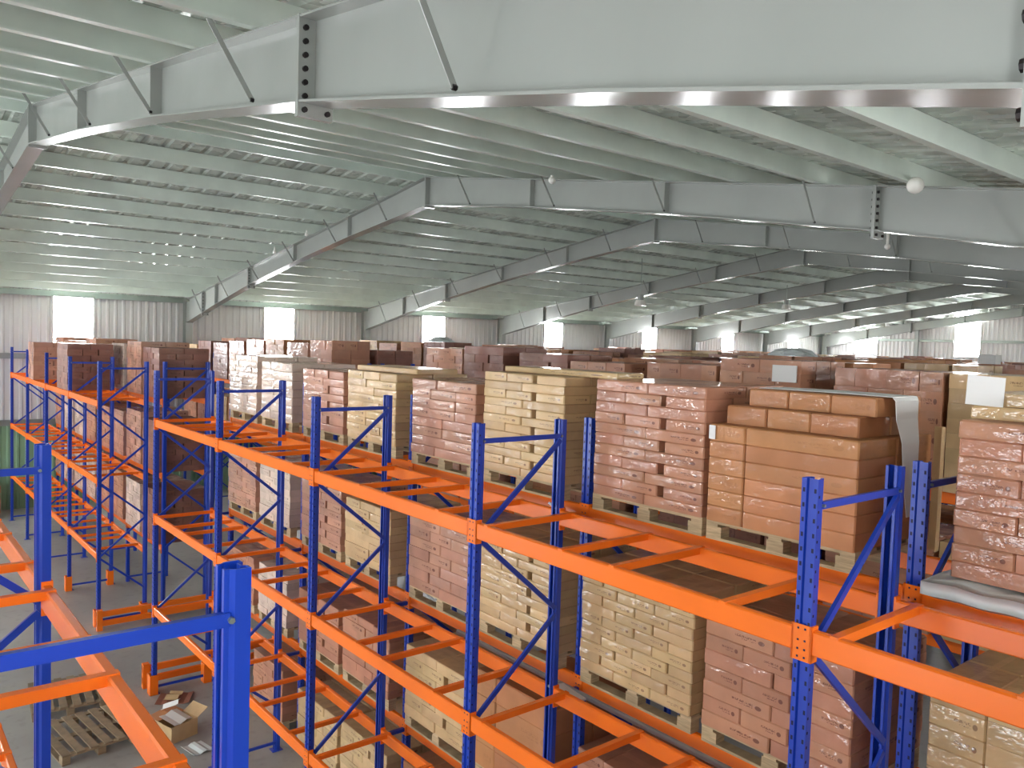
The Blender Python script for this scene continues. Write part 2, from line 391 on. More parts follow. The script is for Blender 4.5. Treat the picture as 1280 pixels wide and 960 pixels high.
def frame(fx, idx):
    r = empty('roof_frame', (fx, YR, 0)); tag(r, LABF[idx], 'roof frame', 'steel roof frames')
    H = .012; FWD = .11
    near = idx in (2, 3)
    for sg in (1, -1):
        DW = (YF-.16-YR) if sg > 0 else (YR-YN-.16)
        ds = [0, 3.3, 6.3, 9.42, 12, DW-.35, DW]
        top = [(d, ztop(YR+sg*d)-.001) for d in ds]; bot = [(d, ztop(YR+sg*d)-depth(d)) for d in ds]
        web = MB().prism(top[:-1]+bot[:-1][::-1], -H/2, H/2, lambda u, v, t: (t, sg*u, v)); ob('web', web, 'steel_grey', r)
        for nm, pl, off in (('top_flange', top, -.007), ('bottom_flange', bot, -.007)):
            m = MB()
            k = len(pl)-1
            for (a, b) in zip(pl[:k], pl[1:k]): m.bar((0, sg*a[0], a[1]+off), (0, sg*b[0], b[1]+off), 2*FWD, .014)
            ob(nm, m, 'steel_grey', r)
        # column: two flanges and a web
        yc = sg*DW; z1 = top[-1][1]
        m = MB().box(-.11, .11, *sorted((yc-sg*.36, yc-sg*.345)), 0, bot[-2][1]).box(-.11, .11, *sorted((yc-sg*.015, yc)), 0, z1).box(-.006, .006, *sorted((yc-sg*.345, yc-sg*.015)), 0, z1-.03)
        ob('column', m, 'steel_grey', r)
        # stiffeners and splice plates
        for d in (3.3, 6.3) + ((12.2,) if sg > 0 else ()):
            zt, zb = ztop(YR+sg*d), ztop(YR+sg*d)-depth(d)
            for s in (-1, 1): ob('stiffener', MB().box(*sorted((s*.006, s*.105)), sg*d-.006, sg*d+.006, zb, zt-.014), 'steel_grey', r)
        for d in (9.42, 13.4) if near else (9.42,):
            zt, zb = ztop(YR+sg*d), ztop(YR+sg*d)-depth(d)
            pl = ob('splice_plate', MB().box(-.115, .115, sg*d-.02, sg*d+.02, zb-.10, zt+.0), 'steel_grey', r)
            if near:
                for k in range(7):
                    z = zb-.06+k*(zt-zb)/6.2
                    for s in (-1, 1): link('bolt', bolty, pl, (s*.075, sg*d-sg*.024+(0.0), z)); link('bolt', bolty, pl, (s*.075, sg*d+sg*.024, z))
    zt = ztop(YR)
    ob('ridge_plate', MB().box(-.115, .115, -.02, .02, zt-.62, zt+.0), 'steel_grey', r)
    if idx in (2, 3, 4, 5):
        bm_ = {}
        for i, d in enumerate(PY):
            if i % 2 == 0 or i == 0: continue
            for sg in (1, -1):
                zt, zb = ztop(YR+sg*d), ztop(YR+sg*d)-depth(d)
                for s in ((-1, 1) if idx == 3 else (-1,)):
                    b = ob('flange_brace', MB().bar((s*.1, sg*d, zb+.03), (s*.42, sg*d, zt+.04), .035, .006, (0, 1, 0)), 'steel_grey', r)
                    link('bolt', boltm, b, (s*.1, sg*d, zb+.03))
    return r
frames = [frame(x, i) for i, x in enumerate(FX)]

# ------------------------------------------------------------------ pallet racks
D, X1, GAP = .845, 3.75, .357
X2 = X1+D+GAP
ZT = 5.165                      # top of uprights
LV = [1.42, 2.895, 4.405]       # beam tops
BAY = 2.8
YA = [-.63+BAY*k for k in range(6)]                  # -.63 .. 13.37
YB = [17.1+2.7*k for k in range(5)]                  # 17.1 .. 27.9
UW, UD = .09, .07
def upright_mesh(zt, slots):
    """folded post: open channel with inward lips and a groove in its face"""
    w2, d2, t = UW/2, UD/2, .006
    pr = [(-d2, -w2), (-d2, -.018), (-d2+.014, -.012), (-d2+.014, .012), (-d2, .018), (-d2, w2), (d2*.25, w2), (d2*.6, w2-.012), (d2, w2-.012), (d2, w2-.028), (d2-t, w2-.028), (d2-t, w2-.012-t), (d2*.6, w2-.012-t), (d2*.25, w2-t),
          (-d2+t, w2-t), (-d2+t, .018), (-d2+.014+t, .012), (-d2+.014+t, -.012), (-d2+t, -.018), (-d2+t, -w2+t), (d2*.25, -w2+t), (d2*.6, -w2+.012+t), (d2-t, -w2+.012+t), (d2-t, -w2+.028), (d2, -w2+.028), (d2, -w2+.012), (d2*.6, -w2+.012), (d2*.25, -w2)]
    me = MB().prism(pr, 0, zt, lambda u, v, q: (u, v, q))
    # cap faces of a concave ring are left to the prism; post is open at the top in reality and reads so
    return me.mesh('upright', M['blue'])
UM = upright_mesh(ZT, True)
def slots_mesh(sg, zt=ZT):
    mb = MB(); z = zt-.06
    while z > .1:
        for y in (-.031, .031): mb.box(*sorted((sg*(UD/2+.0005), sg*(UD/2-.004))), y-.006, y+.006, z-.011, z+.011)
        for x in (-.02,): mb.box(x*-sg-.006, x*-sg+.006, -UW/2-.0006, -UW/2+.003, z-.036, z-.022)
        z -= .075
    return mb.mesh('slot_row', M['slot'])
SLm, SLp = slots_mesh(-1), slots_mesh(1)
FOOT = MB().box(-.075, .075, -.065, .065, 0, .008).mesh('foot_plate', M['blue'])
GUARD = MB().box(-.085, -.075, -.08, .08, 0, .32).box(-.085, .04, -.08, -.07, 0, .32).box(-.085, .04, .07, .08, 0, .32).mesh('foot_guard', M['orange'])
beam_cache = {}
def beam_meshes(L, sg):
    """box beam with a step along its upper edge, and the hook-on end plate; sg = side that the outer face looks to"""
    if (round(L, 3), sg) not in beam_cache:
        pr = [(0, -.125), (.05, -.125), (.05, -.03), (.025, -.03), (.025, 0), (0, 0)] if sg < 0 else [(0, -.125), (-.05, -.125), (-.05, -.03), (-.025, -.03), (-.025, 0), (0, 0)]
        pr = [(0, -.125), (-sg*.05, -.125), (-sg*.05, 0), (0, 0)]
        ch = .008
        pr = [(sg*0, -.125+ch), (-sg*ch, -.125), (-sg*(.05-ch), -.125), (-sg*.05, -.125+ch), (-sg*.05, -ch), (-sg*(.05-ch), 0), (-sg*ch, 0), (0, -ch)]
        b = MB().prism(pr, 0, L, lambda u, v, t: (u, t, v)).mesh('beam', M['orange'])
        c = MB().box(*sorted((sg*.007, sg*.0)), -.045, 0.012, -.165, .02).box(*sorted((-sg*.05, sg*.007)), 0.0, .012, -.165, .02).mesh('connector', M['orange'])
        h = MB()
        for z in (-.145, -.105, -.06, -.0): h.box(*sorted((sg*.0066, sg*.0085)), -.031, -.021, z-.005, z+.005)
        beam_cache[(round(L, 3), sg)] = (b, c, h.mesh('hook_pin', M['slot']))
    return beam_cache[(round(L, 3), sg)]
brace_cache = {}
def brace_mesh(kind, dz):
    key = (kind, round(dz, 3))
    if key not in brace_cache:
        brace_cache[key] = MB().bar((.02, .012, 0), (D-.02, .012, dz), .022, .038).mesh('brace', M['blue'])
    return brace_cache[key]
CSM = MB().box(-UD/2, D+UD/2, -.022, .022, -.042, .006).mesh('support_bar', M['orange'])
BOLT_W = MB().tube((0, -.012, 0), (0, .012, 0), .009, 6).mesh('bolt', M['galv'])
def rack(xf, ys, label, levels=LV, full=True, slots=True, bars=None, zt=ZT, guards=(), flip=False, detail=True, group='blue and orange pallet racks'):
    r = empty('pallet_rack', (xf, ys[0], 0)); tag(r, label, 'rack', group)
    y00 = ys[0]
    for k, y in enumerate(ys):
        for side, x in ((-1, 0), (1, D)):
            u = link('upright', UM, r, (x, y-y00, 0))
            if side > 0: u.rotation_euler = (0, 0, math.pi)
            if detail:
                s = link('slot_row', SLm, u)
                s['kind'] = 'stuff'
                link('foot_plate', FOOT, r, (x, y-y00, 0))
            if y in guards: link('foot_guard', GUARD, r, (x, y-y00, 0))
        if full:
            b = link('brace', brace_mesh('h', 0), r, (0, y-y00-.045, zt-.135)); link('brace', brace_mesh('h', 0), r, (0, y-y00-.045, .12))
            for x in (.02, D-.02): link('bolt', BOLT_W, b, (x, 0, 0))
            z = zt-.17; s = -1
            while z > .9:
                if (s < 0) != flip: o = link('brace', brace_mesh('d', .68), r, (0, y-y00-.045, z-.68))
                else: o = link('brace', brace_mesh('e', -.68), r, (0, y-y00-.045, z))
                z -= .735; s = -s
    for a, b in zip(ys, ys[1:]):
        L = b-a-UW
        for z in levels:
            for sg, x in ((-1, -UD/2-.001), (1, D+UD/2+.001)):
                bm, cm, hm = beam_meshes(L, sg)
                # outer face of the beam is flush with the outer face of the posts
                o = link('beam', bm, r, (x, a-y00+UW/2, z))
                if detail or (sg < 0 and full):
                    for yy, ry in ((0, 0), (L, math.pi)):
                        c = link('connector', cm if ry == 0 else beam_meshes(L, -sg)[1], o, (0, yy, 0)); c.rotation_euler = (0, 0, ry)
                        if detail:
                            q = link('hook_pin', hm if ry == 0 else beam_meshes(L, -sg)[2], o, (0, yy, 0)); q.rotation_euler = (0, 0, ry); q['kind'] = 'stuff'
            if bars:
                for f in bars: link('support_bar', CSM, r, (0, a-y00+f*(b-a), z))
    return r
BARS = [.175, .475, .645, .94]
rack(-.035, [-.63, 2.17, 4.97, 7.77], 'blue and orange rack in the left foreground with empty bars', bars=[.175, .475, .645, .94], flip=True)
RACK1 = rack(X1, YA, 'long empty blue and orange rack crossing the middle of the picture', bars=BARS, guards=(YA[-1],))
rack(X1, YB, 'far left rack section beyond the cross aisle, mostly empty', bars=BARS, guards=(YB[0], YB[1]))
rack(X2, YA, 'loaded rack back to back behind the long empty rack', detail=True)
rack(X2, YB, 'loaded rack section at far left behind the empty section', detail=False)
n_row = 0
for n in range(1, 9):
    for xf in (X1+5*n, X2+5*n):
        n_row += 1
        for ys, nm in ((YA, 'right of the cross aisle'), (YB, 'left of the cross aisle')):
            rack(xf, ys, 'loaded background rack, %s row behind the near pair, %s' % (ORD[n_row], nm), levels=[LV[2], LV[1]] if n == 1 else [LV[2]], full=(n == 1), detail=False, group='loaded racks in the background')
# spacers that tie the two near rows together, as part of the front one
for y in YA:
    for z in (LV[2]-.105, LV[1]-.105, LV[0]-.105):
        ob('row_spacer', MB().box(D+.043, D+GAP-.043, -.02, .02, -.02, .02), 'blue', RACK1, (0, y-YA[0], z))
# orange end guards on the floor at the cross aisle
for y, lab in ((YB[0]-.3, 'low orange floor guard rail at end of the far left rack'), (YA[-1]+.3, 'low orange floor guard rail at end of the long rack')):
    g = empty('rack_end_guard', (X1, y, 0)); tag(g, lab, 'guard rail', 'orange end guards')
    ob('rail', MB().box(-.1, 2.2, -.03, .03, .26, .36), 'orange', g); ob('rail', MB().box(-.1, 2.2, -.03, .03, .08, .18), 'orange', g)
    for x in (-.1, 2.1): ob('guard_post', MB().box(x, x+.1, -.05, .05, 0, .4), 'orange', g)

# ------------------------------------------------------------------ pallets
PB = MB().box(0, .1, 0, 1.15, 0, .02).mesh('top_board', M['wood'])
def pallet_meshes(w, d, mat):
    tb = MB().box(0, .105, 0, w, .118, .138).mesh('top_board', M[mat]); ct = MB().box(0, d, 0, .1, .098, .118).mesh('stringer_board', M[mat])
    bl = MB().box(0, .1, 0, .13, .02, .098).mesh('block', M[mat]); bb = MB().box(0, .1, 0, w, 0, .02).mesh('bottom_board', M[mat])
    return tb, ct, bl, bb
pal_cache = {}
def pallet(x, y, z, w, d, label, mat='wood', group='wooden pallets under the loads', rz=0):
    key = (round(w, 2), round(d, 2), mat)
    if key not in pal_cache: pal_cache[key] = pallet_meshes(key[0], key[1], mat)
    tb, ct, bl, bb = pal_cache[key]; w, d = key[0], key[1]
    r = empty('wooden_pallet', (x, y, z)); r.rotation_euler = (0, 0, rz); tag(r, label, 'pallet', group)
    for i in range(6): link('top_board', tb, r, (i*(d-.105)/5, 0, 0))
    for yy in (0, w/2-.05, w-.1): link('stringer_board', ct, r, (0, yy, 0))
    for xx in (0, d/2-.05, d-.1):
        link('bottom_board', bb, r, (xx, 0, 0))
        for yy in (0, w/2-.065, w-.13): link('block', bl, r, (xx, yy, 0))
    return r
PH_ = .138

# ------------------------------------------------------------------ carton loads
# every carton: (cx, cy, z0, dx, dy, dz, rz, material, label info, score)
CARTONS = []; TOPS = []
def layer(x0, x1, y0, y1, z, h, nx, ny, mat, jit=.006, splits=None, skip=0.):
    """one layer of cartons; nx rows deep, ny across the front (or splits = widths across, from the left end at high y)"""
    out = []
    ws = splits or [1.0/ny]*ny; tot = sum(ws); yy = y1
    for j, wv in enumerate(ws):
        wd = (y1-y0)*wv/tot
        if wv < .07: yy -= wd; continue          # a slot left open between two cartons
        for i in range(nx):
            dp = (x1-x0)/nx
            if skip and random.random() < skip: continue
            ox, oy = random.uniform(-jit, jit), random.uniform(-jit, jit)*.4
            out.append([x0+dp*(i+.5)+ox, yy-wd/2+oy, z, dp-.012, wd-.006, h-.0015, random.uniform(-.5, .5)*jit, mat, i, j, len(ws), nx])
        yy -= wd
    return out
def load(x0, x1, y0, y1, z0, z1, mat, n, style, name=None, top=None, cand=False):
    """a palletised load of n layers; name: words that tell this load from the others"""
    h = (z1-z0)/n; z = z0; L = []
    for k in range(n):
        a = (k % 2 == 0)
        mt = mat
        sp = None; nx, ny = 2, 2
        if style == 'brick': nx, ny = (3, 2) if a else (2, 3)
        elif style == 'alt': nx, ny = (2, 2) if a else (3, 3); sp = None if a else [.29, .33, .045, .335]
        elif style == 'fine': nx, ny = (2, 3) if a else (3, 4); sp = None if a else [.2, .3, .3, .2]
        elif style == 'wide': nx, ny = (2, 2); sp = [.27, .73]
        elif style == 'mixed': nx, ny = random.choice([(2, 2), (2, 3), (3, 2)]); sp = random.choice([None, [.4, .6], [.55, .45], [.3, .4, .3]])
        ly = layer(x0, x1, y0, y1, z, h, nx, ny, mt, .008 if style != 'wide' else .003, sp)
        for c in ly: c.append(n-1-k); c.append(name); c.append(cand)
        L += ly; z += h
    CARTONS.extend(L); TOPS.append((x0, x1, y0, y1, z1))
    return L
def extra(cs, name, lay):
    for c in cs: c.append(lay); c.append(name); c.append(True)
    CARTONS.extend(cs)

RX0, RX1 = 4.86, 5.87
TIER = {'U': LV[2], 'M': LV[1], 'L': LV[0], 'F': 0.0}
TN = {'U': 'upper tier', 'M': 'middle tier', 'L': 'lower tier', 'F': 'floor'}
# loads of the near loaded row, from the right of the picture to the left: (tier, y0, y1, top z, material, layers, style)
NEAR = [
 ('U', .80, 1.95, ZC-.36, 'c_brown', 9, 'alt'), ('U', 2.52, 3.66, ZC-.55, 'c_orange', 6, 'wide'), ('U', 3.70, 4.84, ZC-.29, 'c_brown', 11, 'alt'),
 ('U', 5.22, 6.38, ZC-.30, 'c_tan', 12, 'alt'), ('U', 6.52, 7.70, ZC-.44, 'c_pink', 8, 'mixed'), ('U', 8.04, 9.20, ZC-.42, 'c_tan', 9, 'mixed'),
 ('U', 9.32, 10.50, ZC-.46, 'c_pink', 8, 'alt'), ('U', 10.86, 11.95, ZC-.42, 'c_pale', 7, 'mixed'), ('U', 12.14, 13.28, ZC-.36, 'c_pale', 10, 'fine'),
 ('M', .86, 2.02, ZC-1.88, 'c_tan', 7, 'wide'), ('M', 2.47, 3.62, ZC-1.97, 'c_brown', 7, 'alt'), ('M', 3.72, 4.91, ZC-1.85, 'c_tan', 11, 'fine'),
 ('M', 5.19, 6.36, ZC-1.87, 'c_tan', 11, 'alt'), ('M', 6.46, 7.68, ZC-1.96, 'c_pink', 7, 'brick'), ('M', 8.10, 9.20, ZC-2.02, 'c_tan', 8, 'mixed'),
 ('M', 9.32, 10.48, ZC-1.98, 'c_pink', 8, 'alt'), ('M', 10.86, 11.95, ZC-1.95, 'c_pale', 9, 'brick'), ('M', 12.12, 13.28, ZC-1.98, 'c_pink', 10, 'fine'),
 ('L', 3.72, 4.90, ZC-3.48, 'c_brown', 7, 'wide'), ('L', 5.2, 6.36, ZC-3.28, 'c_orange', 4, 'wide'),
 ('L', 6.46, 7.70, ZC-3.45, 'c_tan', 7, 'alt'), ('L', 8.06, 9.2, ZC-3.46, 'c_brown', 8, 'brick'), ('L', 9.32, 10.5, ZC-3.52, 'c_brown', 7, 'alt'), ('L', 10.9, 11.95, ZC-3.5, 'c_pale', 8, 'fine'), ('L', 12.14, 13.28, ZC-3.5, 'c_brown', 8, 'fine'),
 ('F', 6.46, 7.70, ZC-4.80, 'c_orange', 6, 'wide'), ('F', 8.06, 9.2, ZC-4.92, 'c_tan', 7, 'alt'), ('F', 9.3, 10.48, ZC-4.95, 'c_tan', 6, 'brick'), ('F', 11.0, 12.1, ZC-4.9, 'c_brown', 7, 'brick'),
]
cnt = {}
for (tr, y0, y1, zt, mt, n, st) in NEAR:
    cnt[tr] = cnt.get(tr, 0)+1
    nm = '%s load %s from right' % (ORD[cnt[tr]], TN[tr]); nm = '%s, %s load from right' % (TN[tr], ORD[cnt[tr]])
    base = TIER[tr]
    if not (tr == 'U' and cnt[tr] == 1):
        pallet(RX0+.02, y0, base, y1-y0, RX1-RX0-.05, 'wooden pallet under the %s carton load, %s' % (COLNAME[mt], nm))
    load(RX0, RX1, y0, y1, base+PH_+.001, zt, mt, n, st, nm, cand=True)
# the set-back upper layers of the strapped load and the tan layers on the rightmost one
nm2 = 'upper tier, second load from right'
z = ZC-.55
extra(layer(5.0, 5.85, 2.60, 3.62, z+.001, .135, 2, 3, 'c_orange', .004, [.33, .33, .34]), nm2, -1)
extra(layer(5.12, 5.75, 2.55, 3.52, z+.137, .125, 1, 3, 'c_orange', .004), nm2, -2)
extra(layer(5.05, 5.86, .82, 1.97, ZC-.36+.001, .075, 2, 2, 'c_tan', .01), 'upper tier, first load from right', -1)
extra(layer(5.10, 5.86, .82, 1.95, ZC-.285+.002, .075, 2, 2, 'c_tan', .01, [.6, .4]), 'upper tier, first load from right', -2)
# a long board-like carton lying across the tan load
extra([[5.30, 5.62, ZC-.298, .34, 1.55, .05, .0, 'c_tan', 0, 0, 1, 1]], 'upper tier, fourth load from right', -1)
extra([[5.35, 8.62, ZC-.418, .6, 1.3, .06, .05, 'c_tan', 0, 0, 1, 1]], 'upper tier, sixth load from right', -1)

# far-left section: end faces towards the cross aisle, and one load standing in the front row
for tr in 'UML':
    for k, (a, b) in enumerate(((.12, 1.25), (1.4, 2.55))):
        for bi in range(4):
            y = YB[bi]+a
            mt = 'c_dark' if (bi == 0 and k == 0) else random.choice(['c_pale', 'c_pink', 'c_brown', 'c_pale'])
            zt_ = TIER[tr]+PH_+random.uniform(.86, 1.0)
            load(RX0, RX1, y, y+b-a, TIER[tr]+.003, zt_, mt, 9, random.choice(['brick', 'alt', 'fine']))
load(X1-.02, X1+.92, 20.0, 21.15, LV[2]+.003, ZC-.36, 'c_dark', 8, 'brick')
load(X1-.02, X1+.92, 24.2, 25.0, LV[2]+.003, ZC-.42, 'c_pink', 8, 'brick')
# background rows
for n in range(1, 9):
    for rw, xf in enumerate((X1+5*n, X2+5*n)):
        slots_ = []
        for k in range(5):
            slots_ += [(YA[k]+.28, YA[k]+1.42), (YA[k]+1.48, YA[k]+2.66)]
        for k in range(4):
            slots_ += [(YB[k]+.1, YB[k]+1.25), (YB[k]+1.38, YB[k]+2.58)]
        for (a, b) in slots_:
            for tr in ('UM' if n == 1 else 'U'):
                if random.random() < .05: continue
                lowv = -.62 if n < 3 else -.55
                zt_ = ZC-random.choice([.12, .16, .2, .22, .3, .42])+random.uniform(-.03, .03) if tr == 'U' else TIER[tr]+1.0
                mt = random.choice(['c_dark', 'c_brown', 'c_brown', 'c_tan', 'c_pink', 'c_orange', 'c_dark'])
                x0 = xf-.09
                load(x0, x0+1.0, a, b, TIER[tr]+.003, zt_, mt, random.choice([6, 7, 8, 9]), random.choice(['alt', 'brick', 'mixed', 'fine'] if n < 3 else ['brick', 'alt']))
# block of pale wrapped cartons in line with the front row at the far left wall (floor)
load(2.6, 3.5, 28.2, 29.2, .0, 1.0, 'c_brown', 5, 'brick'); load(1.7, 2.5, 28.3, 29.2, .0, .75, 'c_tan', 4, 'brick')

# the 300 that show largest become carton objects, the rest one joined mass
camp = Vector((0, 0, ZC))
def score(c):
    cx, cy, z0, dx, dy, dz = c[:6]
    if not c[14]: return 0
    i, j, ny, nx, lay = c[8], c[9], c[10], c[11], c[12]
    front = (i == 0); right = (j == ny-1)
    if not (front or right or lay <= 0): return 0
    P = Vector((cx, cy, z0+dz/2)); d = P-camp; R = d.length
    dep = d.dot(fw)
    if dep < .5: return 0
    px = 640+FPX*d.dot(rt)/dep; py = 480-FPX*d.dot(up)/dep
    if px < -20 or px > 1300 or py > 975: return 0
    s = 0
    if front: s += dy*dz*abs(d.x)/R
    if right: s += .6*dx*dz*abs(d.y)/R*(1 if front else .45)
    if lay <= 0: s += .5*dx*dy*abs(d.z)/R
    return s/R**2*(FPX**2)
sc = sorted(((score(c), k) for k, c in enumerate(CARTONS)), reverse=True)
chosen = set(k for s, k in sc[:300] if s > 0)
cm_cache = {}
def posword(j, ny, i, nx):
    if ny == 1: p = 'alone'
    elif j == 0: p = 'left end'
    elif j == ny-1: p = 'right end'
    elif ny == 3: p = 'middle'
    else: p = ORD[j+1]+' from left'
    if i == 0: return 'front row '+p
    if i == nx-1: return 'back row '+p
    return 'middle row '+p
rest = MB(); nrest = 0
for k, c in enumerate(CARTONS):
    cx, cy, z0, dx, dy, dz, rz, mt, i, j, ny, nx, lay, nm, cand = c
    if k in chosen:
        key = (round(dx, 3), round(dy, 3), round(dz, 3), mt)
        if key not in cm_cache:
            cm_cache[key] = MB().carton(0, 0, 0, dx, dy, dz, ch=min(.009, dz*.12)).mesh('carton', M[mt])
        o = link('carton', cm_cache[key], None, (cx, cy, z0)); o.rotation_euler = (0, 0, rz)
        lw = {0: 'top layer', -1: 'set back on top', -2: 'uppermost'}.get(lay) or ('%s layer down' % ORD[lay+1])
        tag(o, '%s carton, %s, %s; %s' % (COLNAME[mt].split()[0] if mt == 'c_pink' else COLNAME[mt], posword(j, ny, i, nx), lw, nm), 'carton', 'cartons stacked on the near loaded rack')
    else:
        rest.carton(cx, cy, z0, dx, dy, dz, rz, CART.index(mt), random.random()); nrest += 1
ro = link('cartons', rest.mesh('cartons', [M[q] for q in CART], True)); tag(ro, 'brown and tan cartons stacked on the racks throughout the hall', 'cartons', kind='stuff')

# ------------------------------------------------------------------ loose things
# white wrapped slab under the rightmost upper load
def slab(x0, x1, y0, y1, z0, z1):
    mb = MB(); n, m_ = 40, 32; b = 0; idx = {}
    def zz(u, v): e = .6+.4*(1-abs(2*u-1)**16)*(1-abs(2*v-1)**16); return e
    for t in (0, 1):
        for i in range(n+1):
            for j in range(m_+1):
                u, v = i/n, j/m_; e = zz(u, v); mid = (z0+z1)/2
                idx[(t, i, j)] = len(mb.v)
                mb.v.append((x0+(x1-x0)*v+.012*math.sin(u*31+v*9), y0+(y1-y0)*u, (mid+(z1-mid)*e+(.006*math.sin(u*23+v*17)-.006)*e) if t else mid-(mid-z0)*e))
    ring = [(i, 0) for i in range(n)]+[(n, j) for j in range(m_)]+[(i, m_) for i in range(n, 0, -1)]+[(0, j) for j in range(m_, 0, -1)]
    for (a, c) in zip(ring, ring[1:]+ring[:1]): mb.face((idx[(0,)+a], idx[(0,)+c], idx[(1,)+c], idx[(1,)+a]))
    for t in (0, 1):
        for i in range(n):
            for j in range(m_):
                q = [idx[(t, i, j)], idx[(t, i+1, j)], idx[(t, i+1, j+1)], idx[(t, i, j+1)]]
                mb.face(q if not t else q[::-1])
    return mb
s_ = ob('plastic_wrapped_pallet', slab(RX0-.10, RX1, .72, 2.06, LV[2]+.001, LV[2]+.135), 'plastic'); tag(s_, 'white plastic wrapped slab under the rightmost upper load', 'pallet')
for f in s_.data.polygons: f.use_smooth = True
# white foam strip over the strapped load
sp_ = MB()
zt2 = ZC-.55+.137+.125+.001
path = [(5.40, 3.50, zt2), (5.40, 3.1, zt2+.004), (5.39, 2.8, zt2+.006), (5.38, 2.50, zt2+.004), (5.38, 2.485, zt2-.02), (5.40, 2.487, zt2-.14), (5.44, 2.475, zt2-.3), (5.47, 2.478, zt2-.55), (5.50, 2.48, zt2-.80)]
wd_ = [.17, .18, .18, .17, .16, .15, .12, .1, .05]
for (p, q, w0, w1) in zip(path, path[1:], wd_, wd_[1:]):
    b = len(sp_.v); th = Vector((0, 0, .004)) if abs(p[2]-q[2]) < .015 else Vector((0, -.004, 0))
    for (o, ww) in ((Vector(p), w0), (Vector(q), w1)):
        for sgn in (-1, 1):
            e = o+Vector((sgn*ww, 0, 0)); sp_.v.append(tuple(e)); sp_.v.append(tuple(e+th))
    for f in ((0, 2, 6, 4), (1, 5, 7, 3), (0, 4, 5, 1), (2, 3, 7, 6), (0, 1, 3, 2), (4, 6, 7, 5)): sp_.face([b+i for i in f])
o = ob('foam_strip', sp_, 'white'); tag(o, 'white foam strip hanging over the orange-brown strapped load', 'packing strip')
# corner board at the back of the strapped load
o = ob('corner_board', MB().box(5.872, 5.93, 2.46, 2.466, LV[2]+.02, ZC-.5).box(5.92, 5.93, 2.466, 2.53, LV[2]+.02, ZC-.5), 'c_tan'); tag(o, 'tan cardboard corner board at back edge of the strapped load', 'corner board')
o = ob('paper_label', MB().box(RX0-.004, RX0-.001, 3.6, 3.655, ZC-.66, ZC-.56), 'white'); tag(o, 'small white paper label on left edge of strapped load', 'label')
# white sheets of foam lying on loads
def foam(x, y, z, lx, ly, rot, label):
    o = ob('foam_sheet', MB().box(-lx/2, lx/2, -ly/2, ly/2, 0, .018), 'white', None, (x, y, z)); o.rotation_euler = rot; tag(o, label, 'foam sheet', 'white foam sheets on the cartons'); return o
foam(5.07, 1.90, ZC-.20, .17, .19, (math.radians(20), math.radians(-80), .15), 'tilted white foam sheet propped on the rightmost upper load')
foam(8.628, 5.45, ZC-.28, .2, .32, (0, math.radians(90), 0), 'white paper sheet on a background load right of centre')
foam(4.74, 5.05, LV[2]-.06, .3, .22, (.5, .3, .5), 'white foam scrap on the beams beside the second frame')
foam(4.7, 4.86, LV[1]-.05, .22, .3, (.1, .2, .1), 'white foam scrap on the middle tier beams')
def bag(px, py, w, h, label, box=False):
    best = min(TOPS, key=lambda q: ((q[0]+q[1])/2-px)**2+((q[2]+q[3])/2-py)**2); x, y, z = (best[0]+best[1])/2-.25, (best[2]+best[3])/2, best[4]+.001
    if box: o = ob('white_box', MB().carton(0, 0, 0, .3, w, h, ch=.01), 'white', None, (x, y, z)); tag(o, label, 'box', 'white boxes on the background loads'); return
    mb = MB(); n, m_ = 14, 6
    for i in range(m_+1):
        a = math.pi/2*i/m_
        for j in range(n):
            r = math.cos(a)*(1+.18*math.sin(j*2.7+i)); mb.v.append((.3*r*math.cos(2*math.pi*j/n), w/2*r*math.sin(2*math.pi*j/n), h*math.sin(a)*(1+.15*math.sin(j*1.9))))
    for i in range(m_):
        for j in range(n): mb.face((i*n+j, i*n+(j+1) % n, (i+1)*n+(j+1) % n, (i+1)*n+j))
    mb.face(list(range(n))[::-1])
    o = ob('plastic_bag', mb, 'plastic', None, (x, y, z)); tag(o, label, 'bag', 'plastic bags on the background loads')
bag(14, 9.4, 1.0, .16, 'crumpled white plastic bag lying on background cartons, centre right')
bag(14, 7.9, .9, .14, 'second crumpled plastic bag on background cartons, further right')
bag(18.8, 7.4, .35, .2, 'white box on the background cartons below the end wall, leftmost', True)
bag(18.8, 4.4, .35, .2, 'white box on the background cartons below the end wall, right one', True)
bag(14, 20.0, 1.0, .15, 'white plastic bundle on background cartons below the second window')
# grey pipe resting on the spacers between the two near rows
o = ob('steel_pipe', MB().tube((4.79, 1.9, LV[1]-.0605), (4.79, 6.6, LV[1]-.0605), .024, 10), 'pipe'); tag(o, 'grey steel pipe lying between the two near racks', 'pipe')
# black strap on the back post of the loaded row
o = ob('strap', MB().bar((5.9, 2.1, 5.05), (5.9, 1.86, 4.80), .03, .006).bar((5.9, 1.86, 4.80), (5.9, 2.1, 4.74), .03, .006), 'black'); tag(o, 'black strap looped on a blue post beside the strapped load', 'strap')

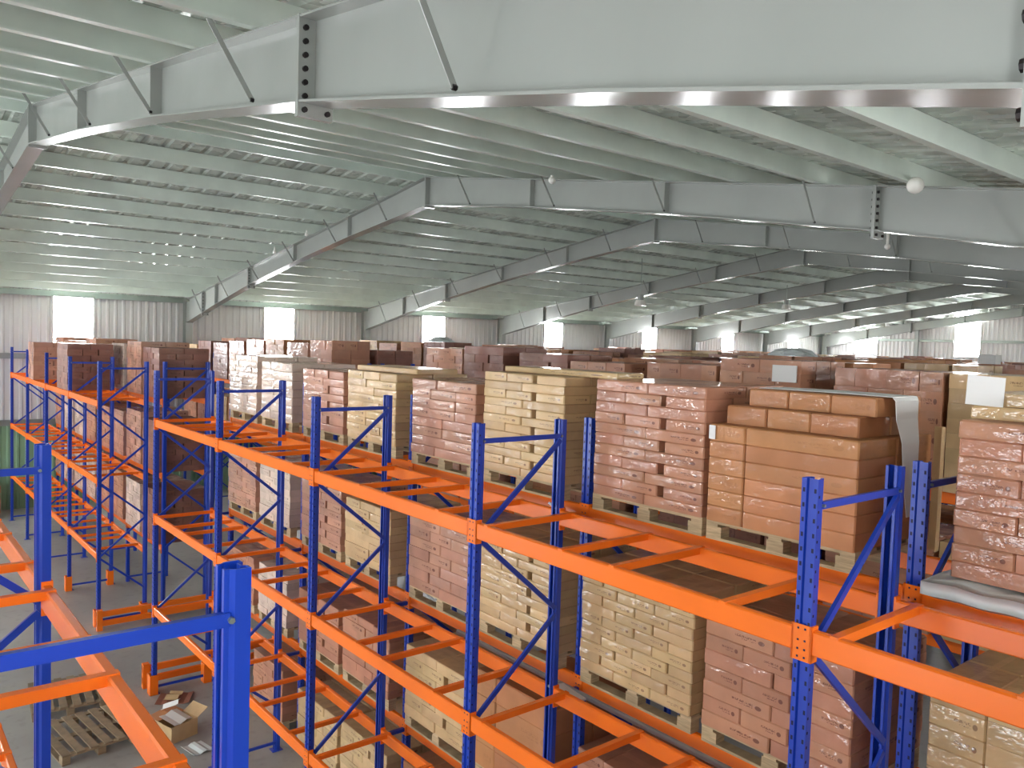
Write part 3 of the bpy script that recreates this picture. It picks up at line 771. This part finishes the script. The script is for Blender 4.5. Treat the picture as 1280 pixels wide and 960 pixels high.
# things on the aisle floor, lower left
pallet(2.15, 11.75, 0, 1.2, 1.0, 'old wooden pallet on the aisle floor, left of the litter', 'oldwood', 'old pallets on the aisle floor', .12)
pallet(2.05, 13.35, 0, 1.2, 1.0, 'old wooden pallet on the aisle floor, farther from the camera', 'oldwood', 'old pallets on the aisle floor', -.1)
def flat(x, y, z, lx, ly, rz, mat, label, name='cardboard_sheet', cat='cardboard', tilt=0):
    mb = MB(); n = 6; th = .006
    for i in range(n+1):
        u = i/n; zz = .03*math.sin(u*5+x*3)**2
        for (yy, t) in ((-ly/2, 0), (ly/2, 0), (-ly/2, th), (ly/2, th)): mb.v.append((lx*(u-.5), yy, zz+t))
    for i in range(n):
        k = 4*i
        for f in ((0, 1, 5, 4), (2, 6, 7, 3), (0, 4, 6, 2), (1, 3, 7, 5)): mb.face([k+q for q in f])
    mb.face((0, 2, 3, 1)); mb.face((4*n, 4*n+1, 4*n+3, 4*n+2))
    o = ob(name, mb, mat, None, (x, y, z)); o.rotation_euler = (tilt, 0, rz); tag(o, label, cat, 'litter on the aisle floor'); return o
flat(3.62, 12.38, .001, .7, .5, .3, 'c_orange', 'flattened brown cardboard sheet on the aisle floor')
flat(3.95, 12.98, .001, .5, .4, -.5, 'c_dark', 'dark flattened cardboard by the rack leg on the floor')
flat(3.93, 12.98, .042, .3, .2, .9, 'c_tan', 'small tan cardboard scrap on top of dark cardboard')
def openbox(x, y, z, lx, ly, h, rz, mat, label):
    r = empty('open_carton', (x, y, z)); r.rotation_euler = (0, 0, rz); tag(r, label, 'carton', 'litter on the aisle floor')
    t = .006
    ob('box_body', MB().box(-lx/2, lx/2, -ly/2, ly/2, 0, t).box(-lx/2, -lx/2+t, -ly/2, ly/2, t, h).box(lx/2-t, lx/2, -ly/2, ly/2, t, h).box(-lx/2+t, lx/2-t, -ly/2, -ly/2+t, t, h).box(-lx/2+t, lx/2-t, ly/2-t, ly/2, t, h), mat, r)
    for sg in (-1, 1):
        f = ob('flap', MB().box(0, lx/2.2, -ly/2, ly/2, 0, t), mat, r, (sg*lx/2, 0, h)); f.rotation_euler = (0, -.5 if sg > 0 else math.pi+.7, 0)
    return r
openbox(3.62, 11.75, 0, .42, .34, .24, .3, 'c_tan', 'open tan carton holding white papers on the aisle floor')
flat(3.6, 11.78, .25, .34, .3, .5, 'white', 'white paper sheets heaped on the open carton', 'paper_sheet', 'paper', .25)
flat(3.62, 12.06, .33, .26, .22, 1.1, 'white', 'white folded paper at the back of the open carton', 'paper_sheet', 'paper', -.3)
flat(3.72, 11.2, .001, .3, .34, .2, 'plastic', 'white and blue plastic bag in front of the open carton', 'plastic_bag', 'bag')
flat(3.32, 13.1, .001, .2, .3, .8, 'white', 'white paper scrap beside the old pallet', 'paper_sheet', 'paper')

# ------------------------------------------------------------------ lamps (switched off)
def bulb(x, y, z, r, label, drop=.12):
    e = empty('bulb_lamp', (x, y, z)); tag(e, label, 'lamp', 'small white lamps under the roof')
    mb = MB(); n, m_ = 10, 7
    for i in range(m_+1):
        a = math.pi*i/m_
        for j in range(n): mb.v.append((r*math.sin(a)*math.cos(2*math.pi*j/n), r*math.sin(a)*math.sin(2*math.pi*j/n), r*math.cos(a)))
    for i in range(m_):
        for j in range(n): mb.face((i*n+j, i*n+(j+1) % n, (i+1)*n+(j+1) % n, (i+1)*n+j)[::-1])
    g = ob('globe', mb, 'lampwhite', e); [setattr(f, 'use_smooth', True) for f in g.data.polygons]
    ob('lamp_holder', MB().tube((0, 0, r*.8), (0, 0, ztop(y)-z+.02), r*.45, 8), 'lampwhite', e)
bulb(8.85, 4.13, ZC+1.80, .09, 'white bulb lamp on the second roof frame near right edge')
bulb(8.85, 9.97, ZC+2.62, .06, 'small white bulb lamp on the second roof frame near centre')
bulb(8.85, 19.06, ZC+2.48, .05, 'small white bulb lamp left of the second frame peak')
bulb(8.85, 21.0, ZC+2.18, .05, 'small white bulb lamp halfway down the second frame slope')
bulb(15.9, 7.9, ZC+2.1, .06, 'small white bulb lamp on the third roof frame')
def pendant(x, y, z, label):
    e = empty('pendant_lamp', (x, y, z)); tag(e, label, 'lamp', 'hanging hall lamps')
    ob('rod', MB().tube((0, 0, .3), (0, 0, ztop(y)-z+.1), .014, 6), 'galv', e)
    ob('lamp_housing', MB().tube((0, 0, .12), (0, 0, .32), .1, 10), 'steel_grey', e)
    ob('lamp_shade', MB().tube((0, 0, -.06), (0, 0, .12), .2, 14, .16), 'lampwhite', e)
pendant(20, 18.0, ZC+1.35, 'hanging lamp with pale shade below the fourth roof frame')
pendant(30, 19.0, ZC+1.75, 'hanging lamp with pale shade farther down the hall')
print('cartons', len(CARTONS), 'individual', len(chosen), 'rest', nrest, 'objects', len(bpy.data.objects))
